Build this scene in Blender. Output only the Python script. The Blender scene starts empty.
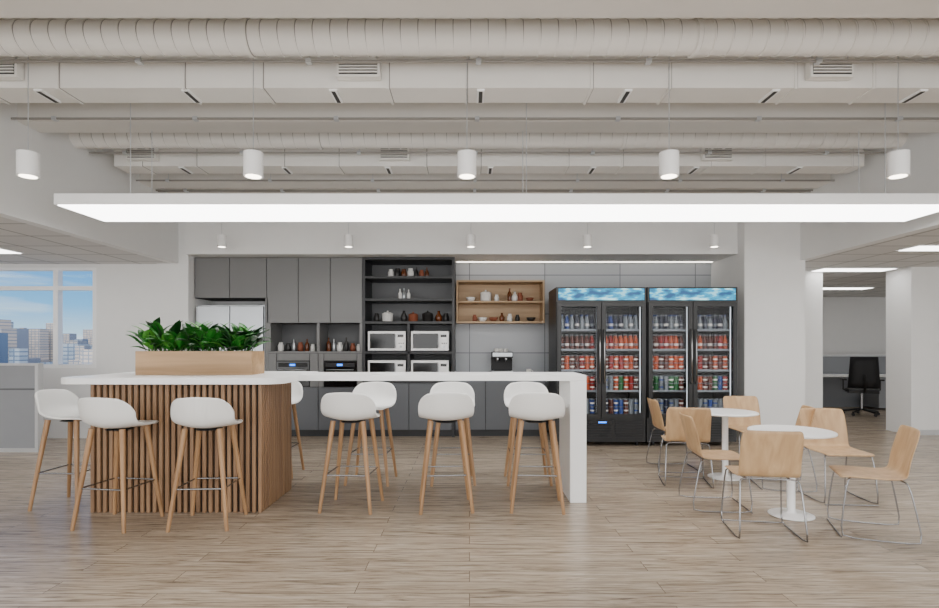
import bpy, math, random
from mathutils import Vector, Matrix
random.seed(7)
S = bpy.context.scene
def lin(c):
    c=c/255.0
    return c/12.92 if c<=0.04045 else ((c+0.055)/1.055)**2.4
def L(rgb): return (lin(rgb[0]),lin(rgb[1]),lin(rgb[2]),1)
def newmat(n):
    m=bpy.data.materials.new(n); m.use_nodes=True
    return m,m.node_tree,m.node_tree.nodes,m.node_tree.links,m.node_tree.nodes['Principled BSDF']
def mat(n,rgb,rough=.5,metal=0,emit=0,ecol=None,var=0,vscale=6,coat=0):
    m,t,N,K,P=newmat(n)
    P.inputs['Base Color'].default_value=L(rgb); P.inputs['Roughness'].default_value=rough
    P.inputs['Metallic'].default_value=metal
    if coat: P.inputs['Coat Weight'].default_value=coat
    if emit:
        P.inputs['Emission Color'].default_value=L(ecol or rgb); P.inputs['Emission Strength'].default_value=emit
    if var:
        tc=N.new('ShaderNodeTexCoord'); nz=N.new('ShaderNodeTexNoise'); nz.inputs['Scale'].default_value=vscale
        nz.inputs['Detail'].default_value=4
        mx=N.new('ShaderNodeMix'); mx.data_type='RGBA'
        K.new(tc.outputs['Object'],nz.inputs['Vector']); K.new(nz.outputs['Fac'],mx.inputs[0])
        a=[max(0,c*(1-var)) for c in rgb]; b=[min(255,c*(1+var)) for c in rgb]
        mx.inputs[6].default_value=L(a); mx.inputs[7].default_value=L(b)
        K.new(mx.outputs[2],P.inputs['Base Color'])
    return m
def wood(n,c1,c2,axis='z',rough=.5,scale=14,stretch=.06):
    m,t,N,K,P=newmat(n)
    tc=N.new('ShaderNodeTexCoord'); mp=N.new('ShaderNodeMapping')
    sc=[1,1,1]; sc['xyz'.index(axis)]=stretch
    mp.inputs['Scale'].default_value=sc
    nz=N.new('ShaderNodeTexNoise'); nz.inputs['Scale'].default_value=scale; nz.inputs['Detail'].default_value=6
    nz.inputs['Distortion'].default_value=.4
    r=N.new('ShaderNodeValToRGB'); r.color_ramp.elements[0].position=.3; r.color_ramp.elements[1].position=.7
    r.color_ramp.elements[0].color=L(c1); r.color_ramp.elements[1].color=L(c2)
    K.new(tc.outputs['Object'],mp.inputs[0]); K.new(mp.outputs[0],nz.inputs['Vector']); K.new(nz.outputs['Fac'],r.inputs[0])
    K.new(r.outputs[0],P.inputs['Base Color']); P.inputs['Roughness'].default_value=rough
    return m
def tilemat(n,c1,c2,grout,w,h,plane='xz',rough=.4,mortar=.004,offset=0.0):
    m,t,N,K,P=newmat(n)
    tc=N.new('ShaderNodeTexCoord'); sp=N.new('ShaderNodeSeparateXYZ'); cb=N.new('ShaderNodeCombineXYZ')
    K.new(tc.outputs['Object'],sp.inputs[0])
    K.new(sp.outputs['XYZ'.index(plane[0].upper())],cb.inputs[0]); K.new(sp.outputs['XYZ'.index(plane[1].upper())],cb.inputs[1])
    b=N.new('ShaderNodeTexBrick'); b.offset=offset
    b.inputs['Scale'].default_value=1; b.inputs['Brick Width'].default_value=w; b.inputs['Row Height'].default_value=h
    b.inputs['Mortar Size'].default_value=mortar; b.inputs['Color1'].default_value=L(c1); b.inputs['Color2'].default_value=L(c2)
    b.inputs['Mortar'].default_value=L(grout); b.inputs['Mortar Smooth'].default_value=.1
    K.new(cb.outputs[0],b.inputs['Vector']); K.new(b.outputs['Color'],P.inputs['Base Color'])
    P.inputs['Roughness'].default_value=rough
    return m
def floormat():
    m,t,N,K,P=newmat('oak_plank_floor')
    tc=N.new('ShaderNodeTexCoord')
    b=N.new('ShaderNodeTexBrick'); b.offset=.37; b.offset_frequency=2
    for k,v in (('Scale',1),('Brick Width',1.7),('Row Height',.15),('Mortar Size',.002),('Mortar Smooth',.2)): b.inputs[k].default_value=v
    b.inputs['Color1'].default_value=(0,0,0,1); b.inputs['Color2'].default_value=(1,1,1,1); b.inputs['Mortar'].default_value=(.5,.5,.5,1)
    K.new(tc.outputs['Object'],b.inputs['Vector'])
    mp=N.new('ShaderNodeMapping'); mp.inputs['Scale'].default_value=(.8,13,1); K.new(tc.outputs['Object'],mp.inputs[0])
    mul=N.new('ShaderNodeMath'); mul.operation='MULTIPLY'; mul.inputs[1].default_value=37; K.new(b.outputs['Color'],mul.inputs[0])
    nz=N.new('ShaderNodeTexNoise'); nz.noise_dimensions='4D'; nz.inputs['Scale'].default_value=2.0; nz.inputs['Detail'].default_value=9
    nz.inputs['Roughness'].default_value=.66; nz.inputs['Distortion'].default_value=2.2
    K.new(mp.outputs[0],nz.inputs['Vector']); K.new(mul.outputs[0],nz.inputs['W'])
    r=N.new('ShaderNodeValToRGB'); e=r.color_ramp.elements
    e[0].position=.33; e[0].color=L((106,92,78)); e[1].position=.66; e[1].color=L((202,188,170))
    x=e.new(.47); x.color=L((166,150,131))
    K.new(nz.outputs['Fac'],r.inputs[0])
    mx=N.new('ShaderNodeMix'); mx.data_type='RGBA'; mx.blend_type='MULTIPLY'; mx.inputs[0].default_value=1
    r2=N.new('ShaderNodeValToRGB'); r2.color_ramp.elements[0].color=(.84,.83,.82,1); r2.color_ramp.elements[1].color=(1.0,1.0,1.0,1)
    K.new(b.outputs['Color'],r2.inputs[0]); K.new(r.outputs[0],mx.inputs[6]); K.new(r2.outputs[0],mx.inputs[7])
    m2=N.new('ShaderNodeMix'); m2.data_type='RGBA'; K.new(b.outputs['Fac'],m2.inputs[0]); K.new(mx.outputs[2],m2.inputs[6]); m2.inputs[7].default_value=L((92,78,66))
    K.new(m2.outputs[2],P.inputs['Base Color']); P.inputs['Roughness'].default_value=.27
    return m
def glassmat(n,tint=(255,255,255),gl=.07):
    m=bpy.data.materials.new(n); m.use_nodes=True; N=m.node_tree.nodes; K=m.node_tree.links; N.clear()
    o=N.new('ShaderNodeOutputMaterial'); t=N.new('ShaderNodeBsdfTransparent'); g=N.new('ShaderNodeBsdfGlossy'); mx=N.new('ShaderNodeMixShader')
    t.inputs[0].default_value=L(tint); g.inputs['Roughness'].default_value=.03; mx.inputs[0].default_value=gl
    K.new(t.outputs[0],mx.inputs[1]); K.new(g.outputs[0],mx.inputs[2]); K.new(mx.outputs[0],o.inputs[0])
    return m
def oceanmat():
    m,t,N,K,P=newmat('lightbox_print')
    tc=N.new('ShaderNodeTexCoord'); mp=N.new('ShaderNodeMapping'); mp.inputs['Scale'].default_value=(3,1,9); K.new(tc.outputs['Object'],mp.inputs[0])
    nz=N.new('ShaderNodeTexNoise'); nz.inputs['Scale'].default_value=1.6; nz.inputs['Detail'].default_value=6; K.new(mp.outputs[0],nz.inputs['Vector'])
    r=N.new('ShaderNodeValToRGB'); e=r.color_ramp.elements
    e[0].position=.4; e[0].color=L((0,62,110)); e[1].position=.66; e[1].color=L((190,250,255)); x=e.new(.53); x.color=L((0,150,190))
    K.new(nz.outputs['Fac'],r.inputs[0]); K.new(r.outputs[0],P.inputs['Emission Color']); P.inputs['Emission Strength'].default_value=1.8
    P.inputs['Base Color'].default_value=(0.02,.05,.08,1)
    return m
M=dict(
 wall=mat('white_wall_paint',(233,233,232),.6,var=.01),
 ceil=mat('ceiling_paint',(226,223,218),.7,var=.01),
 duct=mat('duct_paint',(229,226,221),.55,var=.015),
 seam=mat('duct_seam',(146,142,137),.6),
 ctile=tilemat('ceiling_tiles',(210,209,207),(216,215,213),(150,149,147),.6,.6,'xy',.8,.014),
 floor=floormat(),
 white=mat('white_solid_surface',(246,246,246),.3),
 shell=mat('white_seat_plastic',(234,234,232),.4),
 legw=wood('stool_leg_wood',(146,110,74),(176,138,100),'z',.45,20),
 ply=wood('plywood_veneer',(172,138,100),(198,165,126),'z',.45,18,.08),
 slat=wood('slat_wood',(124,94,68),(158,124,92),'z',.5,16),
 slatd=mat('slat_gap_dark',(34,26,20),.7,var=.05),
 box=wood('planter_wood',(152,120,84),(186,152,114),'x',.5,14),
 shelfw=wood('shelf_oak',(166,136,100),(192,162,126),'x',.5,14),
 cab=mat('cabinet_gray',(110,110,110),.35,var=.02,vscale=1.5),
 cabl=mat('cabinet_gray_dark',(84,87,92),.28,var=.02,vscale=1.5),
 cabg=mat('cabinet_gap',(26,26,27),.6),
 frame=mat('shelf_charcoal',(34,35,38),.45),
 niche=mat('niche_gray',(90,91,93),.5),
 tile=tilemat('stone_wall_tile',(160,164,169),(172,175,180),(104,107,112),1.2,.62,'xz',.3,.007),
 steel=mat('brushed_steel',(180,184,188),.3,.8,var=.03),
 chrome=mat('chrome_rod',(150,150,152),.25,1),
 black=mat('black_powdercoat',(11,11,13),.4),
 blackg=mat('black_glass',(6,6,8),.12),
 rubber=mat('dark_plastic',(26,26,29),.6),
 glass=glassmat('clear_glass',gl=.008),
 fint=mat('fridge_interior',(20,23,28),.5),
 rail=mat('shelf_wire',(110,115,120),.4,.3),
 ocean=oceanmat(),
 led=mat('fridge_led',(235,245,255),.5,emit=1.3),
 ledb=mat('blue_led',(40,130,255),.5,emit=3),
 strip=mat('led_strip',(255,246,232),.5,emit=5),
 panel=mat('light_diffuser',(255,253,251),.5,emit=9.0),
 panelt=mat('ceiling_panel_diffuser',(255,253,250),.5,emit=7),
 lamp=mat('downlight_lens',(255,244,225),.5,emit=10),
 part=mat('partition_gray',(146,149,154),.5,var=.02),
 partd=mat('partition_dark',(122,125,130),.6),
 alu=mat('aluminium',(205,207,210),.35,.5),
 blackfr=mat('shade_trim',(100,102,106),.5),
 leaf1=mat('leaf_green',(30,96,24),.4,var=.25,vscale=9),
 leaf2=mat('leaf_dark',(10,52,14),.4,var=.25,vscale=9),
 leaf3=mat('leaf_light',(62,128,34),.4,var=.2,vscale=9),
 soil=mat('soil',(58,44,34),.9,var=.2,vscale=30),
 slot=mat('slot_diffuser_dark',(52,51,50),.6),
 red=mat('can_red',(140,18,16),.5), blue=mat('can_blue',(18,56,128),.5), green=mat('can_green',(26,92,46),.5),
 orange=mat('can_orange',(176,70,28),.5), silver=mat('can_silver',(116,124,132),.45,.2), navy=mat('can_navy',(20,28,54),.5),
 brown=mat('can_brown',(82,32,22),.5), yellow=mat('can_yellow',(180,128,44),.5),
 cer=mat('ceramic_white',(232,230,226),.3), terr=mat('terracotta',(130,70,46),.6,var=.08), dark=mat('ceramic_dark',(34,32,31),.4),
 amber=mat('amber_glass',(96,48,20),.15),
)
class B:
    def __init__(s,name): s.n=name; s.v=[]; s.f=[]; s.m=[]; s.sm=[]; s.mats=[]
    def mi(s,k):
        m=M[k]
        if m not in s.mats: s.mats.append(m)
        return s.mats.index(m)
    def add(s,vs,fs,k,smooth=False):
        o=len(s.v); i=s.mi(k); s.v+= [tuple(v) for v in vs]
        for f in fs: s.f.append([o+a for a in f]); s.m.append(i); s.sm.append(smooth)
    def box(s,x0,x1,y0,y1,z0,z1,k):
        vs=[(x,y,z) for z in (z0,z1) for y in (y0,y1) for x in (x0,x1)]
        s.add(vs,[(0,2,3,1),(4,5,7,6),(0,1,5,4),(2,6,7,3),(0,4,6,2),(1,3,7,5)],k); return s
    def cyl(s,p0,p1,r0,k,r1=None,seg=16,smooth=True):
        r1=r0 if r1 is None else r1
        p0=Vector(p0); p1=Vector(p1); d=(p1-p0).normalized()
        a=d.orthogonal().normalized(); b=d.cross(a); vs=[]
        for p,r in ((p0,r0),(p1,r1)):
            for i in range(seg):
                t=2*math.pi*i/seg; vs.append(p+(a*math.cos(t)+b*math.sin(t))*r)
        s.add(vs,[(i,(i+1)%seg,seg+(i+1)%seg,seg+i) for i in range(seg)],k,smooth)
        s.add(vs[:seg],[tuple(reversed(range(seg)))],k); s.add(vs[seg:],[tuple(range(seg))],k); return s
    def lathe(s,c,prof,k,seg=20):
        vs=[]
        for r,z in prof:
            for i in range(seg):
                t=2*math.pi*i/seg; vs.append((c[0]+r*math.cos(t),c[1]+r*math.sin(t),c[2]+z))
        fs=[]
        for j in range(len(prof)-1):
            for i in range(seg): fs.append((j*seg+i,j*seg+(i+1)%seg,(j+1)*seg+(i+1)%seg,(j+1)*seg+i))
        s.add(vs,fs,k,True)
        s.add(vs[:seg],[tuple(reversed(range(seg)))],k); s.add(vs[-seg:],[tuple(range(seg))],k); return s
    def rod(s,pts,r,k,seg=8,closed=False):
        pts=[Vector(p) for p in pts]; n=len(pts); rings=[]; up=None
        for i,p in enumerate(pts):
            if closed: d=(pts[(i+1)%n]-pts[i-1]).normalized()
            elif i==0: d=(pts[1]-p).normalized()
            elif i==n-1: d=(p-pts[i-1]).normalized()
            else: d=((pts[i+1]-p).normalized()+(p-pts[i-1]).normalized()).normalized()
            a=d.orthogonal().normalized() if up is None else (up-d*up.dot(d)).normalized()
            up=a; b=d.cross(a)
            rings+= [p+(a*math.cos(2*math.pi*j/seg)+b*math.sin(2*math.pi*j/seg))*r for j in range(seg)]
        fs=[]
        for i in range(n if closed else n-1):
            q=(i+1)%n
            for j in range(seg): fs.append((i*seg+j,i*seg+(j+1)%seg,q*seg+(j+1)%seg,q*seg+j))
        s.add(rings,fs,k,True)
        if not closed:
            s.add(rings[:seg],[tuple(reversed(range(seg)))],k); s.add(rings[-seg:],[tuple(range(seg))],k)
        return s
    def sheet(s,grid,k,th=.012,closed=False):
        R=len(grid); C=len(grid[0]); nor=[[None]*C for _ in range(R)]
        for i in range(R):
            for j in range(C):
                du=grid[min(i+1,R-1)][j]-grid[max(i-1,0)][j]; dv=grid[i][min(j+1,C-1)]-grid[i][max(j-1,0)]
                n=du.cross(dv); nor[i][j]=n.normalized() if n.length>1e-9 else Vector((0,0,1))
        top=[grid[i][j]+nor[i][j]*th/2 for i in range(R) for j in range(C)]
        bot=[grid[i][j]-nor[i][j]*th/2 for i in range(R) for j in range(C)]
        o=R*C; fs=[]
        for i in range(R-1):
            for j in range(C-1):
                a=i*C+j; fs.append((a,a+C,a+C+1,a+1)); fs.append((o+a,o+a+1,o+a+C+1,o+a+C))
        bd=[j for j in range(C)]+[i*C+C-1 for i in range(1,R)]+[(R-1)*C+j for j in range(C-2,-1,-1)]+[i*C for i in range(R-2,0,-1)]
        for q in range(len(bd)):
            a=bd[q]; b=bd[(q+1)%len(bd)]; fs.append((a,b,o+b,o+a))
        s.add(top+bot,fs,k,True); return s
    def mesh(s):
        me=bpy.data.meshes.new(s.n); me.from_pydata(s.v,[],s.f)
        for m in s.mats: me.materials.append(m)
        me.polygons.foreach_set('material_index',s.m); me.polygons.foreach_set('use_smooth',s.sm); me.update(); return me
    def obj(s,loc=(0,0,0),rz=0,bevel=0,parent=None,name=None,me=None,sub=0):
        o=bpy.data.objects.new(name or s.n, me or s.mesh()); S.collection.objects.link(o)
        o.location=loc; o.rotation_euler=(0,0,math.radians(rz))
        if bevel:
            b=o.modifiers.new('bevel','BEVEL'); b.width=bevel; b.segments=2; b.limit_method='ANGLE'; b.angle_limit=math.radians(50)
        if sub:
            q=o.modifiers.new('sub','SUBSURF'); q.levels=sub; q.render_levels=sub
        if parent: o.parent=parent
        return o
def box(name,x0,x1,y0,y1,z0,z1,k,bevel=0): return B(name).box(x0,x1,y0,y1,z0,z1,k).obj(bevel=bevel)

# ---------------- ROOM ----------------
ZC=3.85; ZT=2.55; XL=-4.23; XR=4.63; Y0=-1.6; YW=8.05; ZB=2.67
box('floor',-9.2,12.2,Y0-1,14,-.1,0,'floor')
box('ceiling',XL-.12,XR+.12,Y0,8.95,ZC,ZC+.1,'ceil')
box('ceiling_tiles_left',-9,XL-.12,Y0,YW,ZT,ZT+.05,'ctile')
box('ceiling_tiles_right',XR+.12,12,Y0,13.5,ZT,ZT+.05,'ctile')
box('wall_bulkhead_left',XL-.12,XL,Y0,8.0,ZT,ZC,'wall')
box('wall_bulkhead_right',XR,XR+.12,Y0,8.8,ZT,ZC,'wall')
box('wall_left',-9.15,-9,Y0,YW+.15,0,ZT+.05,'wall')
box('wall_right',12,12.15,Y0,13.65,0,ZT+.05,'wall')
box('wall_far_right',5.65,12,13.5,13.65,0,ZT+.05,'wall')
box('wall_passage_right',5.5,5.65,8.95,13.65,0,ZT+.05,'wall')
box('wall_kitchen',-4.5,5.65,8.8,8.95,0,ZC,'wall')
box('wall_bulkhead_kitchen',-4.09,3.85,7.9,8.79,ZB,ZC,'wall')
box('wall_tile_kitchen',-.22,3.85,8.77,8.8,0,ZB,'tile')
box('wall_column_left',-4.55,-4.09,8.0,8.8,0,ZC,'wall')
box('wall_column_right',3.85,4.70,7.7,8.8,0,ZC,'wall')
box('wall_column_far_right',6.7,7.7,8.34,8.85,0,ZT,'wall')
XE=-5.46
w=B('wall_window'); w.box(-9,-4.5,YW,YW+.15,0,1.03,'wall'); w.box(-9,-4.5,YW,YW+.15,2.5,ZT+.05,'wall'); w.box(XE,-4.5,YW,YW+.15,1.03,2.5,'wall'); w.obj()
w=B('window_1')
for i in range(4):
    xx=XE-.035-i*.565*1.0 if i<1 else XE-.035-.58-(i-1)*1.15
    w.box(xx-.035,xx+.035,YW+.02,YW+.12,1.08,2.46,'white')
w.box(-9,XE,YW+.025,YW+.115,2.17,2.23,'white'); w.box(-9,XE,YW+.015,YW+.125,2.46,2.5,'white'); w.box(-9,XE,YW+.0,YW+.14,1.03,1.08,'white')
w.box(-9,XE,YW+.065,YW+.075,1.08,2.46,'glass'); w.obj()
box('baseboard_right',6.69,7.71,8.33,8.34,0,.08,'alu')
for i,y in enumerate((1.35,3.25,5.15,7.05)):
    box('trim_beam_%d'%(i+1),XL,XR,y,y+.27,3.45,ZC,'ceil')
def rduct(y,z,r):
    b=B('round_duct'); b.cyl((XL,y,z),(XR,y,z),r,'duct',seg=32)
    x=XL+.1
    while x<XR-.1:
        b.cyl((x,y,z-.0),(x+.01,y,z+.0005),r+.006,'duct',seg=32); b.cyl((x+.01,y,z),(x+.016,y,z),r+.0015,'seam',seg=32); x+=.125
    for x in (-1.62,1.63):
        b.cyl((x,y,z),(x+.03,y,z),r+.014,'duct',seg=32); b.cyl((x+.03,y,z),(x+.036,y,z),r+.003,'seam',seg=32)
        b.rod([(x+.015,y,z+r),(x+.015,y,ZC)],.006,'alu')
    b.obj()
for y in (4.02,5.92,7.74): rduct(y,3.6,.118)
def sduct(y0,x0,x1,off):
    b=B('rectangular_duct'); b.box(x0,x1,y0,y0+.27,3.4,3.6,'duct')
    x=x0+off; q=0
    while x<x1:
        b.box(x,x+.02,y0-.01,y0+.28,3.39,3.61,'duct'); b.box(x+.02,x+.028,y0-.002,y0+.272,3.398,3.602,'seam'); x+=1.0 if q%2 else .62; q+=1
    x=x0+.75
    while x<x1:
        b.box(x-.03,x+.03,y0+.02,y0+.24,3.385,3.4,'white'); b.box(x-.015,x+.015,y0+.03,y0+.23,3.382,3.386,'slot'); x+=1.18
    for x in (x0+.5,0,x1-.5): b.rod([(x,y0+.12,3.6),(x,y0+.12,ZC)],.006,'alu')
    b.obj()
sduct(4.37,-4.2,4.6,.3); sduct(6.27,-4.05,4.5,.3); sduct(2.4,-4.2,4.6,.3)
def grille(x,y,z=3.42):
    b=B('air_grille'); w=.17
    b.box(x-w,x+w,y-.08,y-.012,z,z+.14,'duct')
    b.box(x-w+.02,x+w-.02,y-.084,y-.08,z+.02,z+.12,'slot')
    for j in range(4): b.box(x-w+.02,x+w-.02,y-.092,y-.084,z+.03+j*.023,z+.041+j*.023,'duct')
    for s in (-1,1): b.rod([(x+s*(w-.03),y-.05,z+.14),(x+s*(w-.03),y-.05,ZC)],.004,'alu',6)
    b.obj()
for x,y in ((-.87,4.37),(2.83,4.37),(-3.7,4.37),(-3.7,6.27),(-.85,6.27),(2.8,6.27)): grille(x,y,3.45)
def conduit(y,z,n=2):
    b=B('electrical_conduit')
    for j in range(n): b.rod([(XL,y+j*.05,z),(XR,y+j*.05,z)],.011,'seam')
    x=XL+.4
    while x<XR:
        b.box(x-.02,x+.02,y-.02,y+.05*n-.02,z-.016,z+.016,'alu'); b.rod([(x,y+.02,z),(x,y+.02,ZC if y<5.0 or y>5.5 else z+.02)],.004,'alu',6); x+=1.3
    b.obj()
conduit(4.21,3.53,1); conduit(5.08,3.45,1); conduit(6.12,3.5,1); conduit(6.98,3.45,1); conduit(7.42,3.45,2)
def cpanel(x,y,w=1.1,d=.32):
    b=B('ceiling_panel_light'); b.box(x-w/2-.02,x+w/2+.02,y-d/2-.02,y+d/2+.02,ZT-.012,ZT-.001,'white'); b.box(x-w/2,x+w/2,y-d/2,y+d/2,ZT-.016,ZT-.011,'panelt'); b.obj()
for p in ((-6.3,6.9),(-6.3,4.5),(-6.3,2.1),(-8,6.9),(-8,4.5),(5.9,6.7),(5.9,4.2),(5.9,1.7),(6.0,8.6),(7.7,11.4),(9.2,8.6),(9.2,5),(10,11.4),(6.6,12.4)): cpanel(*p)
b=B('suspended_linear_light'); b.box(-3.68,4.38,4.87,5.54,2.605,2.70,'white'); b.box(-3.66,4.36,4.89,5.52,2.598,2.606,'panel')
for x in (-3.1,.52,3.8): 
    for y in (5.03,5.37): b.rod([(x,y,2.7),(x,y,3.45 if 5.14<y<5.43 else ZC)],.004,'alu',6)
b.obj()
for x in (-3.45,-1.69,-.02,1.56,3.35):
    b=B('pendant_light'); b.cyl((0,0,-.185),(0,0,0),.075,'white',seg=28); b.cyl((0,0,-.188),(0,0,-.185),.058,'lamp',seg=24)
    b.rod([(0,0,0),(0,0,ZC-2.86)],.004,'alu',6); b.obj((x,4.3,2.86),bevel=.004)
for x in (-3.40,-1.66,.02,1.62,3.36):
    b=B('pendant_light'); b.cyl((0,0,-.16),(0,0,0),.06,'white',seg=24); b.cyl((0,0,-.163),(0,0,-.16),.045,'lamp',seg=20)
    b.rod([(0,0,0),(0,0,ZC-2.87)],.004,'alu',6); b.obj((x,7.55,2.87))
# ---------------- KITCHEN ----------------
Y=8.16; YB=8.75; TP=2.665
def door(b,x0,x1,z0,z1,k='cab',y=Y): b.box(x0+.005,x1-.005,y,y+.02,z0+.005,z1-.005,k)
b=B('tall_kitchen_cabinet')
b.box(-4.08,-3.01,Y+.02,YB,2.06,TP,'cabg'); door(b,-4.08,-3.56,2.06,TP); door(b,-3.56,-3.01,2.06,TP)
b.box(-3.03,-2.99,Y,YB,0,2.06,'cab')
b.box(-2.99,-1.59,Y+.02,YB,1.69,TP,'cabg')
for a,c in ((-3.01,-2.54),(-2.54,-2.065),(-2.065,-1.59)): door(b,a,c,1.69,TP)
b.box(-2.99,-1.59,YB-.1,YB,1.26,1.69,'niche')
for a,c in ((-2.99,-2.95),(-2.265,-2.225),(-1.63,-1.59)): b.box(a,c,Y,YB-.1,1.26,1.69,'cab')
b.box(-2.99,-1.59,Y,YB-.1,1.24,1.27,'cab')
b.box(-2.99,-1.59,Y+.02,YB,.1,1.24,'cabg'); b.box(-2.99,-1.59,Y+.06,YB,0,.1,'frame')
for x0,x1,o0,o1 in ((-2.99,-2.245,-2.86,-2.37),(-2.245,-1.59,-2.16,-1.67)):
    door(b,x0,o0,.74,1.24); door(b,o1,x1,.74,1.24); door(b,o0,o1,1.13,1.24); door(b,x0,x1,.1,.74,'cabl')
b.obj()
for o0,o1 in ((-2.86,-2.37),(-2.16,-1.67)):
    b=B('built_in_oven'); b.box(o0+.005,o1-.005,Y-.015,Y+.018,.75,1.12,'blackg'); b.box(o0+.03,o1-.03,Y-.02,Y-.015,1.04,1.10,'rubber')
    b.rod([(o0+.05,Y-.015,1.0),(o0+.05,Y-.05,1.0),(o1-.05,Y-.05,1.0),(o1-.05,Y-.015,1.0)],.008,'steel')
    b.box(o0+.2,o0+.28,Y-.022,Y-.02,1.055,1.085,'ledb'); b.obj()
b=B('double_door_refrigerator'); b.box(-4.05,-3.05,8.2,8.74,.02,1.96,'steel'); b.box(-4.05,-3.555,8.14,8.2,.06,1.94,'steel'); b.box(-3.545,-3.055,8.14,8.2,.06,1.94,'steel')
for hx in (-3.58,-3.52): b.rod([(hx,8.14,.8),(hx,8.1,.82),(hx,8.1,1.5),(hx,8.14,1.52)],.01,'chrome')
b.box(-4.04,-3.06,8.18,8.7,0,.02,'rubber'); b.obj(bevel=.006)
b=B('open_shelf_cabinet')
b.box(-1.585,-1.545,Y-.02,YB,0,TP,'frame'); b.box(-.26,-.22,Y-.02,YB,0,TP,'frame'); b.box(-1.545,-.26,YB-.03,YB,0,TP,'niche')
for z in (2.63,2.35,2.02,1.68,1.235,.80): b.box(-1.545,-.26,Y-.02,YB-.03,z,z+.035,'frame')
b.box(-.92,-.885,Y-.02,YB-.03,.835,1.68,'frame')
b.box(-1.545,-.26,Y+.02,YB-.03,.1,.8,'cabg'); b.box(-1.545,-.26,Y+.06,YB-.03,0,.1,'frame')
door(b,-1.545,-.9,.1,.8,'cabl'); door(b,-.9,-.26,.1,.8,'cabl')
b.obj()
for z in (1.27,.835):
    for x in (-1.51,-.87):
        b=B('microwave_oven'); w=.56;h=.3
        b.box(0,w,0,.38,.012,h,'white'); b.box(.03,.40,-.012,0,.045,h-.035,'blackg'); b.box(.425,w-.015,-.008,0,.04,h-.03,'white')
        b.box(.44,w-.03,-.011,-.008,h-.09,h-.05,'blackg')
        for i in range(3): b.cyl((.465+.03*i,-.011,.12),(.465+.03*i,-.008,.12),.009,'niche',seg=10)
        b.cyl((.49,-.02,.07),(.49,-.008,.07),.018,'steel'); b.rod([(.412,-.005,.06),(.412,-.03,.07),(.412,-.03,.24),(.412,-.005,.25)],.006,'steel')
        for fx in (.05,w-.05):
            for fy in (.05,.33): b.cyl((fx,fy,0),(fx,fy,.013),.015,'rubber',seg=10)
        b.obj((x,Y+.02,z),bevel=.004)
b=B('wood_display_shelf'); b.box(-.2,-.175,8.35,8.765,1.70,2.35,'shelfw'); b.box(1.115,1.14,8.35,8.765,1.70,2.35,'shelfw')
for z in (1.70,2.01,2.325): b.box(-.175,1.115,8.35,8.765,z,z+.025,'shelfw')
b.box(-.175,1.115,8.75,8.765,1.725,2.325,'shelfw'); b.obj()
b=B('kitchen_counter'); b.box(-.215,1.14,8.2,8.765,.1,.88,'cabg'); b.box(-.215,1.14,8.24,8.765,0,.1,'frame'); b.box(-.215,1.14,8.15,8.765,.88,.92,'white')
for a,c in ((-.215,.24),(.24,.69),(.69,1.14)): door(b,a,c,.1,.86,'cabl',8.18)
b.obj()
b=B('espresso_machine'); b.box(0,.32,0,.3,0,.05,'steel'); b.box(0,.32,.17,.3,.05,.32,'rubber'); b.box(0,.32,0,.3,.25,.34,'black'); b.box(.01,.31,-.005,0,.27,.33,'steel')
for x in (.09,.22): b.cyl((x,.08,.20),(x,.08,.25),.03,'chrome'); b.cyl((x,.06,.215),(x,-.06,.205),.011,'rubber')
b.rod([(.3,.1,.25),(.325,.08,.2),(.325,.08,.1)],.005,'chrome'); b.box(.03,.29,.02,.16,.05,.055,'rubber')
for i in range(3): b.cyl((.08+.07*i,.15,.34),(.08+.07*i,.15,.39),.03,'cer',r1=.035)
b.obj((.34,8.32,.92),bevel=.004)
b=B('coffee_cup'); b.lathe((0,0,0),[(.022,0),(.03,.01),(.038,.06),(.04,.08)],'cer'); b.rod([(.038,0,.06),(.06,0,.055),(.06,0,.03),(.034,0,.022)],.005,'cer',6); b.obj((.9,8.35,.92))
JAR=[(.035,0),(.045,.01),(.045,.09),(.03,.11),(.032,.12),(.032,.135),(.0,.137)]
BOT=[(.03,0),(.035,.01),(.035,.12),(.012,.16),(.012,.2),(.015,.205),(.001,.21)]
BOWL=[(.03,0),(.06,.03),(.075,.065),(.07,.065),(.05,.03),(.0,.012)]
POT=[(.06,0),(.08,.02),(.082,.12),(.086,.125),(.05,.145),(.012,.15),(.016,.17),(.001,.175)]
VASE=[(.03,0),(.05,.03),(.055,.08),(.02,.14),(.024,.17),(.015,.165)]
def sets(name,items,y,z):
    b=B(name)
    for x,p,k,sc in items: b.lathe((x,y,z),[(r*sc,h*sc) for r,h in p],k,18)
    b.obj()
sets('pantry_jar_set',[(-2.88,JAR,'cer',1),(-2.77,JAR,'dark',.9),(-2.68,BOT,'steel',.9),(-2.58,JAR,'terr',1),(-2.48,BOT,'amber',.9),(-2.39,JAR,'cer',.8),(-2.31,JAR,'dark',.7)],8.4,1.27)
sets('spice_bottle_set',[(-2.15,BOT,'amber',1),(-2.07,BOT,'steel',.9),(-1.98,JAR,'cer',1),(-1.88,BOT,'dark',1),(-1.78,JAR,'terr',.9),(-1.69,JAR,'cer',.8)],8.4,1.27)
sets('storage_jar_set',[(-1.2,JAR,'cer',1),(-1.1,JAR,'dark',1.1),(-1.0,JAR,'amber',1),(-.9,JAR,'cer',1.1),(-.81,BOT,'dark',.8),(-.73,JAR,'terr',.9),(-.65,BOT,'amber',.8)],8.4,2.385)
sets('glass_bottle_set',[(-1.06,BOT,'cer',.8),(-1.0,BOT,'steel',.85),(-.93,BOT,'cer',.75)],8.4,2.055)
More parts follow.
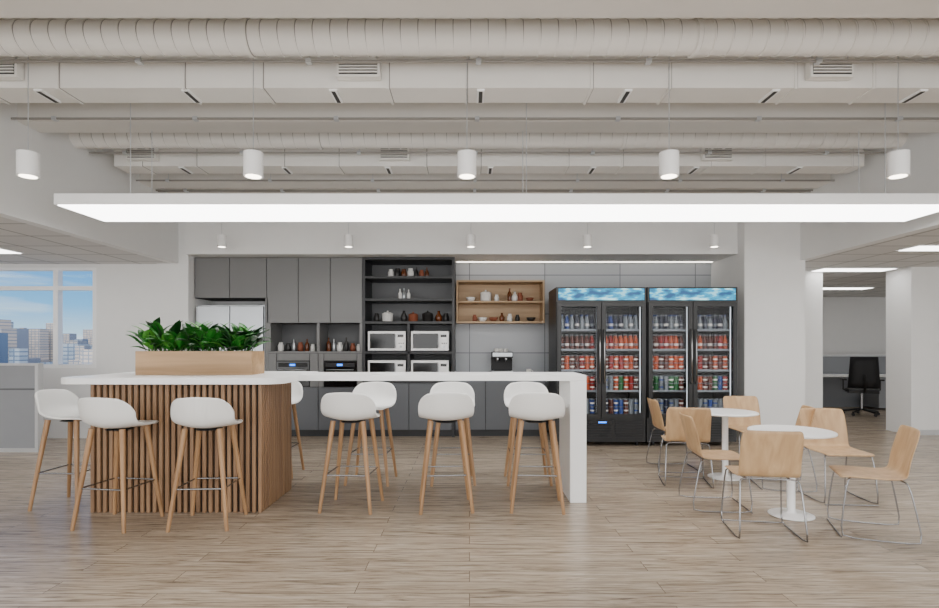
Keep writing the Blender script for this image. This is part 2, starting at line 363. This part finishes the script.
sets('cooking_pot_set',[(-1.42,JAR,'dark',1),(-1.25,POT,'cer',1.0),(-1.0,VASE,'dark',1),(-.86,POT,'terr',.9),(-.64,POT,'dark',1.0),(-.47,VASE,'amber',1),(-.36,JAR,'dark',1)],8.4,1.715)
sets('vase_set',[(.02,BOWL,'cer',1.0),(.25,POT,'cer',1.05),(.42,JAR,'cer',.8),(.62,BOT,'amber',1.0),(.78,JAR,'terr',1.),(.70,VASE,'cer',.9),(.93,BOWL,'terr',.9)],8.5,2.035)
sets('bowl_set',[(.08,JAR,'terr',.8),(.2,BOWL,'cer',1),(.37,BOWL,'terr',1),(.5,VASE,'amber',.8),(.62,JAR,'cer',.9),(.74,JAR,'dark',.8),(.95,BOWL,'dark',1.)],8.5,1.725)
b=B('trim_led_strip'); b.box(-.2,3.8,8.6,8.63,ZB-.012,ZB,'strip'); b.obj()
# ---------------- BEVERAGE FRIDGES ----------------
def bfridge(x0):
    W=1.205; D=.72; H=2.14
    b=B('beverage_display_fridge')
    b.box(0,W,0.05,D,.06,.38,'black'); b.box(0,W,.02,D,1.94,H,'black'); b.box(0,.035,0.05,D,.38,1.94,'black'); b.box(W-.035,W,0.05,D,.38,1.94,'black')
    b.box(.035,W-.035,D-.04,D,.38,1.94,'fint'); b.box(.035,W-.035,.06,D-.04,.38,.42,'fint'); b.box(.035,W-.035,.06,D-.04,1.9,1.94,'fint')
    b.box(.03,W-.03,.008,.02,1.965,2.12,'ocean')
    b.box(W/2-.03,W/2+.03,.04,.1,.38,1.94,'black')
    for z in (.74,1.02,1.30,1.57): 
        b.box(.04,W-.04,.14,D-.05,z-.012,z,'rail'); b.box(.04,W-.04,.13,.137,z-.016,z+.012,'silver')
    for x in (.055,W/2-.048,W/2+.04,W-.063): b.box(x,x+.007,.09,.1,.45,1.88,'led')
    for d in (0,1):
        a=.01+d*(W/2-.005); c=a+W/2-.015; f=.055
        b.box(a,a+f,0,.045,.385,1.935,'black'); b.box(c-f,c,0,.045,.385,1.935,'black'); b.box(a+f,c-f,0,.045,.385,.385+f,'black'); b.box(a+f,c-f,0,.045,1.935-f,1.935,'black')
        b.box(a+f,c-f,.018,.024,.385+f,1.935-f,'glass')
        hx=c-.025 if d==0 else a+.025
        b.rod([(hx,0,.85),(hx,-.045,.87),(hx,-.045,1.55),(hx,0,1.57)],.011,'chrome')
    for i in range(7): b.box(.05,W*.62,.035,.05,.11+i*.034,.126+i*.034,'rubber')
    for i in range(7): b.box(W*.66,W-.05,.035,.05,.11+i*.034,.126+i*.034,'rubber')
    b.box(W*.36,W*.64,.03,.036,.3,.35,'blackg'); b.box(W*.47,W*.56,.027,.03,.315,.335,'ledb')
    for x in (.1,W-.1):
        for y in (.12,D-.1): b.cyl((x-.015,y,.032),(x+.015,y,.032),.032,'rubber'); b.box(x-.012,x+.012,y-.012,y+.012,.03,.06,'steel')
    b.obj((x0,7.35,0))
    c=B('beverage_can_rows')
    rows=[(.422,('silver','navy','silver','blue','brown'),'c'),(.742,('blue','green','red','silver','orange','brown'),'c'),(1.022,('orange','red','orange','brown','orange'),'c'),(1.302,('brown','red','brown','orange'),'b'),(1.572,('navy','silver','navy','blue','silver'),'b')]
    rr=random.Random(int(x0*100))
    for ri,(z,cols,ty) in enumerate(rows):
        for d in (0,1):
            a=.075+d*(W/2-.0)
            k=rr.choice(cols)
            for i in range(7):
                if i%2==0 or rr.random()<.5: k=rr.choice(cols)
                for row in range(2):
                    y=.2+row*.09; xx=a+.032+i*.069
                    if ty=='c':
                        h=.1
                        for lv in range(2):
                            zz=z+lv*(h+.001)
                            c.cyl((xx,y,zz),(xx,y,zz+h-.01),.03,k,seg=12); c.cyl((xx,y,zz+h-.01),(xx,y,zz+h),.03,'silver',r1=.024,seg=12)
                            if row==0 and i%2==0: c.cyl((xx,y,zz+.035),(xx,y,zz+.055),.0305,'cer' if k!='silver' else 'blue',seg=12)
                    else:
                        c.lathe((xx,y,z),[(.026,0),(.029,.01),(.029,.12),(.012,.165),(.012,.19)],k,12); c.cyl((xx,y,z+.19),(xx,y,z+.205),.014,'silver' if k!='silver' else 'blue',seg=10)
                        if row==0: c.cyl((xx,y,z+.05),(xx,y,z+.085),.0295,'cer' if i%2 else 'silver',seg=12)
    c.obj((x0,7.35,0))
bfridge(1.163); bfridge(2.385)
# ---------------- ISLAND ----------------
b=B('slatted_bar_island'); x0,x1,y0,y1=-3.07,-1.68,4.45,5.2
b.box(x0+.03,x1-.03,y0+.03,y1-.03,0,1.049,'slatd')
def sl(cx,cy,nx,ny):
    hw=.0155
    b.box(cx-hw if nx==0 else cx-.015,cx+hw if nx==0 else cx+.015,cy-.015 if nx==0 else cy-hw,cy+.015 if nx==0 else cy+hw,0,1.049,'slat')
n=28
for i in range(n): 
    cx=x0+.016+(x1-x0-.032)*i/(n-1); sl(cx,y0+.015,0,1); sl(cx,y1-.015,0,1)
for i in range(1,15):
    cy=y0+.01+(y1-y0-.02)*i/15; sl(x0+.015,cy,1,0); sl(x1-.015,cy,1,0)
b.obj(bevel=.006)
def rrect(x0,x1,y0,y1,rad,corners):
    pts=[]
    for cx,cy,a0,on in ((x1-rad,y1-rad,0,corners[0]),(x0+rad,y1-rad,90,corners[1]),(x0+rad,y0+rad,180,corners[2]),(x1-rad,y0+rad,270,corners[3])):
        for i in range(7): t=math.radians(a0+15*i); pts.append((cx+rad*math.cos(t),cy+rad*math.sin(t)))
    return pts
def prism(b,pts,z0,z1,k):
    n=len(pts); vs=[(x,y,z0) for x,y in pts]+[(x,y,z1) for x,y in pts]
    b.add(vs,[tuple(reversed(range(n))),tuple(range(n,2*n))]+[(i,(i+1)%n,n+(i+1)%n,n+i) for i in range(n)],k)
b=B('bar_counter')
prism(b,rrect(-3.25,-1.47,4.28,5.46,.14,(1,1,1,1)),1.05,1.10,'white')
b.box(-1.6,1.006,4.73,5.3,1.05,1.099,'white'); b.box(.865,1.006,4.73,5.3,0,1.05,'white'); b.obj(bevel=.004)
b=B('leafy_planter'); x0,x1,y0,y1=-2.88,-1.88,4.74,5.04; z0=1.10; z1=1.305
b.box(x0,x1,y0,y0+.02,z0,z1,'box'); b.box(x0,x1,y1-.02,y1,z0,z1,'box'); b.box(x0,x0+.02,y0+.02,y1-.02,z0,z1,'box'); b.box(x1-.02,x1,y0+.02,y1-.02,z0,z1,'box'); b.box(x0+.02,x1-.02,y0+.02,y1-.02,z0,z1-.03,'soil')
R=random.Random(3)
for c in range(9):
    cx=x0+.09+(x1-x0-.18)*c/8; 
    for q in range(30):
        cy=(y0+y1)/2+R.uniform(-.09,.09); ang=R.uniform(0,2*math.pi); ln=R.uniform(.2,.39); wd=R.uniform(.032,.052); el=R.uniform(.7,1.5)
        px=cx+R.uniform(-.05,.05); d=Vector((math.cos(ang),math.sin(ang)*.75,0)); side=Vector((-d.y,d.x,0)).normalized()
        p=Vector((px,cy,z1-.03)); e=el; grid=[]; nS=8; 
        for t in range(nS+1):
            u=t/nS; w=max(.002,wd*(math.sin(math.pi*min(1,max(0,(u-.25)/.75)))**.7 if u>.25 else .08))
            dd=d*math.cos(e)+Vector((0,0,1))*math.sin(e); nn=side.cross(dd)
            grid.append([p-side*w-nn*w*-.25,p.copy(),p+side*w-nn*w*-.25])
            p=p+dd*(ln/nS); e-=(.05+.30*u)*R.uniform(.7,1.3)
        if any(g[1].z<z1+.012 and (g[1].y>y0-.03) for g in grid[4:]) or min(g[1].z for g in grid[3:])<z1-.09: continue
        b.sheet(grid,R.choice(['leaf1','leaf1','leaf2','leaf2','leaf3']),.0015)
b.obj()
# ---------------- STOOLS ----------------
def stoolmesh():
    b=B('bar_stool')
    prof=[(.215,.735),(.20,.752),(.14,.752),(.06,.742),(-.03,.738),(-.11,.745),(-.165,.772),(-.195,.82),(-.21,.87),(-.222,.93),(-.228,.965),(-.230,.98)]
    hw=[.15,.185,.21,.222,.228,.23,.232,.232,.230,.215,.19,.155]
    wrap=[0,0,0,0,.0,.02,.06,.09,.10,.085,.06,.035]; lift=[0,.0,.008,.015,.03,.05,.05,.03,.0,-.015,-.02,-.015]
    grid=[]
    for (y,z),w,wr,lf in zip(prof,hw,wrap,lift):
        row=[]
        for j in range(13):
            u=-1+2*j/12; a=abs(u)
            row.append(Vector((u*w,y+wr*a**2.2,z+lf*a**2)))
        grid.append(row)
    b.sheet(grid,'shell',.022)
    b.box(-.12,.12,-.11,.13,.705,.73,'rubber')
    T=[(-.125,-.115),(.125,-.115),(.125,.13),(-.125,.13)]; F=[(-.21,-.2),(.21,-.2),(.21,.2),(-.21,.2)]
    for (tx,ty),(fx,fy) in zip(T,F): b.cyl((fx,fy,0),(tx,ty,.735),.014,'legw',r1=.022,seg=14)
    z=.3; u=z/.735; P=[(f[0]+(t[0]-f[0])*u,f[1]+(t[1]-f[1])*u,z) for t,f in zip(T,F)]
    for i in range(4): b.rod([P[i],P[(i+1)%4]],.007,'chrome')
    return b
sb=stoolmesh(); sme=sb.mesh()
for x,y,rz in ((-2.67,4.19,-8),(-1.99,4.2,3),(-3.39,4.7,-92),(-.985,4.62,-5),(-.2,4.62,5),(.56,4.62,-4),(-.98,5.5,176),(-.17,5.5,184),(.58,5.5,180),(-2.02,5.8,180)):
    sb.obj((x,y,0),rz,me=sme,sub=1)
# ---------------- CAFE CHAIRS / TABLES ----------------
def chairmesh():
    b=B('cafe_chair')
    prof=[(.225,.425),(.215,.435),(.12,.438),(0,.434),(-.1,.436),(-.155,.442),(-.185,.462),(-.2,.50),(-.222,.58),(-.245,.66),(-.268,.74),(-.28,.785)]
    grid=[]
    for i,(y,z) in enumerate(prof):
        row=[]; cv=.0 if i<6 else .03*min(1,(i-5)/3)
        for j in range(11):
            u=-1+2*j/10; w=.212 if 0<i<11 else .195
            row.append(Vector((u*w,y+cv*u*u,z)))
        grid.append(row)
    b.sheet(grid,'ply',.013)
    for s in (-1,1):
        b.rod([(s*.15,.15,.425),(s*.20,.17,.425),(s*.205,.19,.41),(s*.225,.235,.02),(s*.225,.225,.007),(s*.225,-.25,.007),(s*.225,-.262,.02),(s*.205,-.19,.40),(s*.20,-.17,.42),(s*.15,-.15,.425)],.007,'chrome')
        b.rod([(s*.15,.15,.425),(s*.15,-.15,.425)],.006,'chrome')
    b.rod([(-.15,.15,.425),(.15,.15,.425)],.006,'chrome'); b.rod([(-.15,-.15,.425),(.15,-.15,.425)],.006,'chrome')
    b.rod([(-.225,.228,.007),(.225,.228,.007)],.006,'chrome')
    return b
cb=chairmesh(); cme=cb.mesh()
for x,y,rz in ((2.12,4.0,-10),(2.90,3.99,68),(3.24,4.86,176),(2.08,4.66,-96), (2.12,5.42,-12),(2.25,6.05,-92),(3.12,6.12,178),(3.0,5.3,76)):
    o=cb.obj((x,y,0),rz,me=cme,sub=1); o.scale=(.96,.96,.985)
for x,y in ((2.56,4.38),(2.62,5.64)):
    b=B('round_cafe_table'); b.lathe((0,0,0),[(.15,0),(.165,.006),(.165,.012),(.15,.018),(.04,.024),(.03,.035),(.03,.64),(.06,.65),(.06,.657)],'white',40)
    b.lathe((0,0,.657),[(.29,0),(.31,.006),(.312,.012),(.31,.02),(.30,.024)],'white',48); b.obj((x,y,0))
# ---------------- SIDE AREAS ----------------
b=B('office_partition'); b.box(-8.2,-5.5,7.0,7.06,.05,1.12,'part'); b.box(-8.2,-5.49,6.99,7.07,1.1,1.13,'alu'); b.box(-8.2,-5.5,6.992,7.0,.79,.81,'blackfr'); b.box(-5.52,-5.48,6.985,7.075,0,1.13,'alu'); b.box(-8.2,-5.5,6.99,7.07,0,.05,'alu'); b.box(-6.55,-6.53,6.992,7.0,.05,1.1,'blackfr'); b.obj()
b=B('office_partition'); b.box(6.9,11.5,12.2,12.26,.0,1.13,'partd'); b.box(6.9,11.5,12.19,12.27,1.12,1.15,'alu'); b.box(6.9,6.96,10.9,12.2,0,1.13,'partd'); b.obj()
b=B('office_desk'); b.box(7.0,10.5,11.5,12.18,.70,.73,'white'); b.box(7.0,7.04,11.5,12.18,0,.7,'part'); b.box(10.46,10.5,11.5,12.18,0,.7,'part'); b.box(7.04,10.46,12.1,12.14,.2,.7,'partd'); b.box(8.6,9.0,11.55,12.1,.05,.68,'part'); b.obj()
b=B('office_chair')
for i in range(5):
    a=math.radians(72*i+18); e=(.3*math.cos(a),.3*math.sin(a),.07); b.rod([(0,0,.12),e],.02,'black'); b.cyl((e[0],e[1]-.012,.03),(e[0],e[1]+.012,.03),.03,'rubber')
b.cyl((0,0,.1),(0,0,.44),.028,'chrome'); b.box(-.24,.24,-.24,.24,.44,.51,'black')
g=[[Vector((u*(.26-.04*t),-.24-.03*t+.05*u*u,.54+.6*t)) for u in [-1,-.5,0,.5,1]] for t in [0,.25,.5,.75,1]]; b.sheet(g,'rubber',.02)
b.rod([(0,-.2,.46),(0,-.3,.5),(0,-.29,.8)],.02,'black')
for s in (-1,1): b.rod([(s*.24,0,.47),(s*.3,0,.5),(s*.3,0,.68)],.015,'black'); b.box(s*.3-.04,s*.3+.04,-.14,.14,.68,.71,'black')
b.obj((7.66,10.75,0),-25)
# ---------------- CITY ----------------
M['bld']=tilemat('building_facade',(150,162,176),(116,134,154),(84,104,132),6,4,'xz',.7,.6)  # blue-grey facade colours include painted distance haze
M['bld2']=tilemat('building_facade_warm',(184,172,162),(154,150,148),(112,122,140),5,3.5,'xz',.7,.5)
M['haze']=mat('city_ground_haze',(128,146,156),.9,var=.1,vscale=.02)
R=random.Random(11); b=B('city_skyline')
for i in range(900):
    y=R.uniform(480,1600); x=-y*R.uniform(.35,1.5); h=R.uniform(40,76)+ (R.uniform(8,48) if R.random()<.28 else 0); w=R.uniform(9,22)
    b.box(x,x+w,y,y+w,-80,-80+h+ (y/1400)*12,R.choice(['bld','bld2']))
b.obj()
box('city_ground',-4500,1500,60,4500,-80.5,-80,'haze')
# ---------------- WORLD ----------------
W=bpy.data.worlds.new('sky_rear_fill'); S.world=W; W.use_nodes=True; N=W.node_tree.nodes; K=W.node_tree.links; N.clear()
o=N.new('ShaderNodeOutputWorld'); bg=N.new('ShaderNodeBackground'); tc=N.new('ShaderNodeTexCoord'); sp=N.new('ShaderNodeSeparateXYZ'); K.new(tc.outputs['Generated'],sp.inputs[0])
r=N.new('ShaderNodeValToRGB'); e=r.color_ramp.elements; e[0].position=.0; e[0].color=L((205,230,244)); e[1].position=.2; e[1].color=L((40,115,200)); x=e.new(.06); x.color=L((115,185,235))
K.new(sp.outputs[2],r.inputs[0])
nz=N.new('ShaderNodeTexNoise'); mp=N.new('ShaderNodeMapping'); mp.inputs['Scale'].default_value=(3,3,22); K.new(tc.outputs['Generated'],mp.inputs[0]); K.new(mp.outputs[0],nz.inputs['Vector']); nz.inputs['Scale'].default_value=1.6; nz.inputs['Detail'].default_value=7
rc=N.new('ShaderNodeValToRGB'); rc.color_ramp.elements[0].position=.55; rc.color_ramp.elements[1].position=.85; K.new(nz.outputs['Fac'],rc.inputs[0])
m1=N.new('ShaderNodeMix'); m1.data_type='RGBA'; K.new(rc.outputs[0],m1.inputs[0]); K.new(r.outputs[0],m1.inputs[6]); m1.inputs[7].default_value=L((240,246,250))
sc=N.new('ShaderNodeVectorMath'); sc.operation='SCALE'; sc.inputs[3].default_value=1.5; K.new(m1.outputs[2],sc.inputs[0])
mr=N.new('ShaderNodeMapRange'); mr.inputs[1].default_value=.3; mr.inputs[2].default_value=-.3; K.new(sp.outputs[1],mr.inputs[0])
m2=N.new('ShaderNodeMix'); m2.data_type='RGBA'; K.new(mr.outputs[0],m2.inputs[0]); K.new(sc.outputs[0],m2.inputs[6]); m2.inputs[7].default_value=(3.75,3.74,3.7,1)  # rear directions made near-white and bright: added fill through the room's open end
K.new(m2.outputs[2],bg.inputs[0]); bg.inputs[1].default_value=1.0; K.new(bg.outputs[0],o.inputs[0])
# ---------------- CAMERA ----------------
c=bpy.data.cameras.new('camera'); co=bpy.data.objects.new('camera',c); S.collection.objects.link(co)
co.location=(0,0,1.35); co.rotation_euler=(math.radians(90),0,0); c.sensor_width=36; c.lens=21.09; c.shift_y=.0447; c.clip_end=6000; c.clip_start=.05
S.camera=co
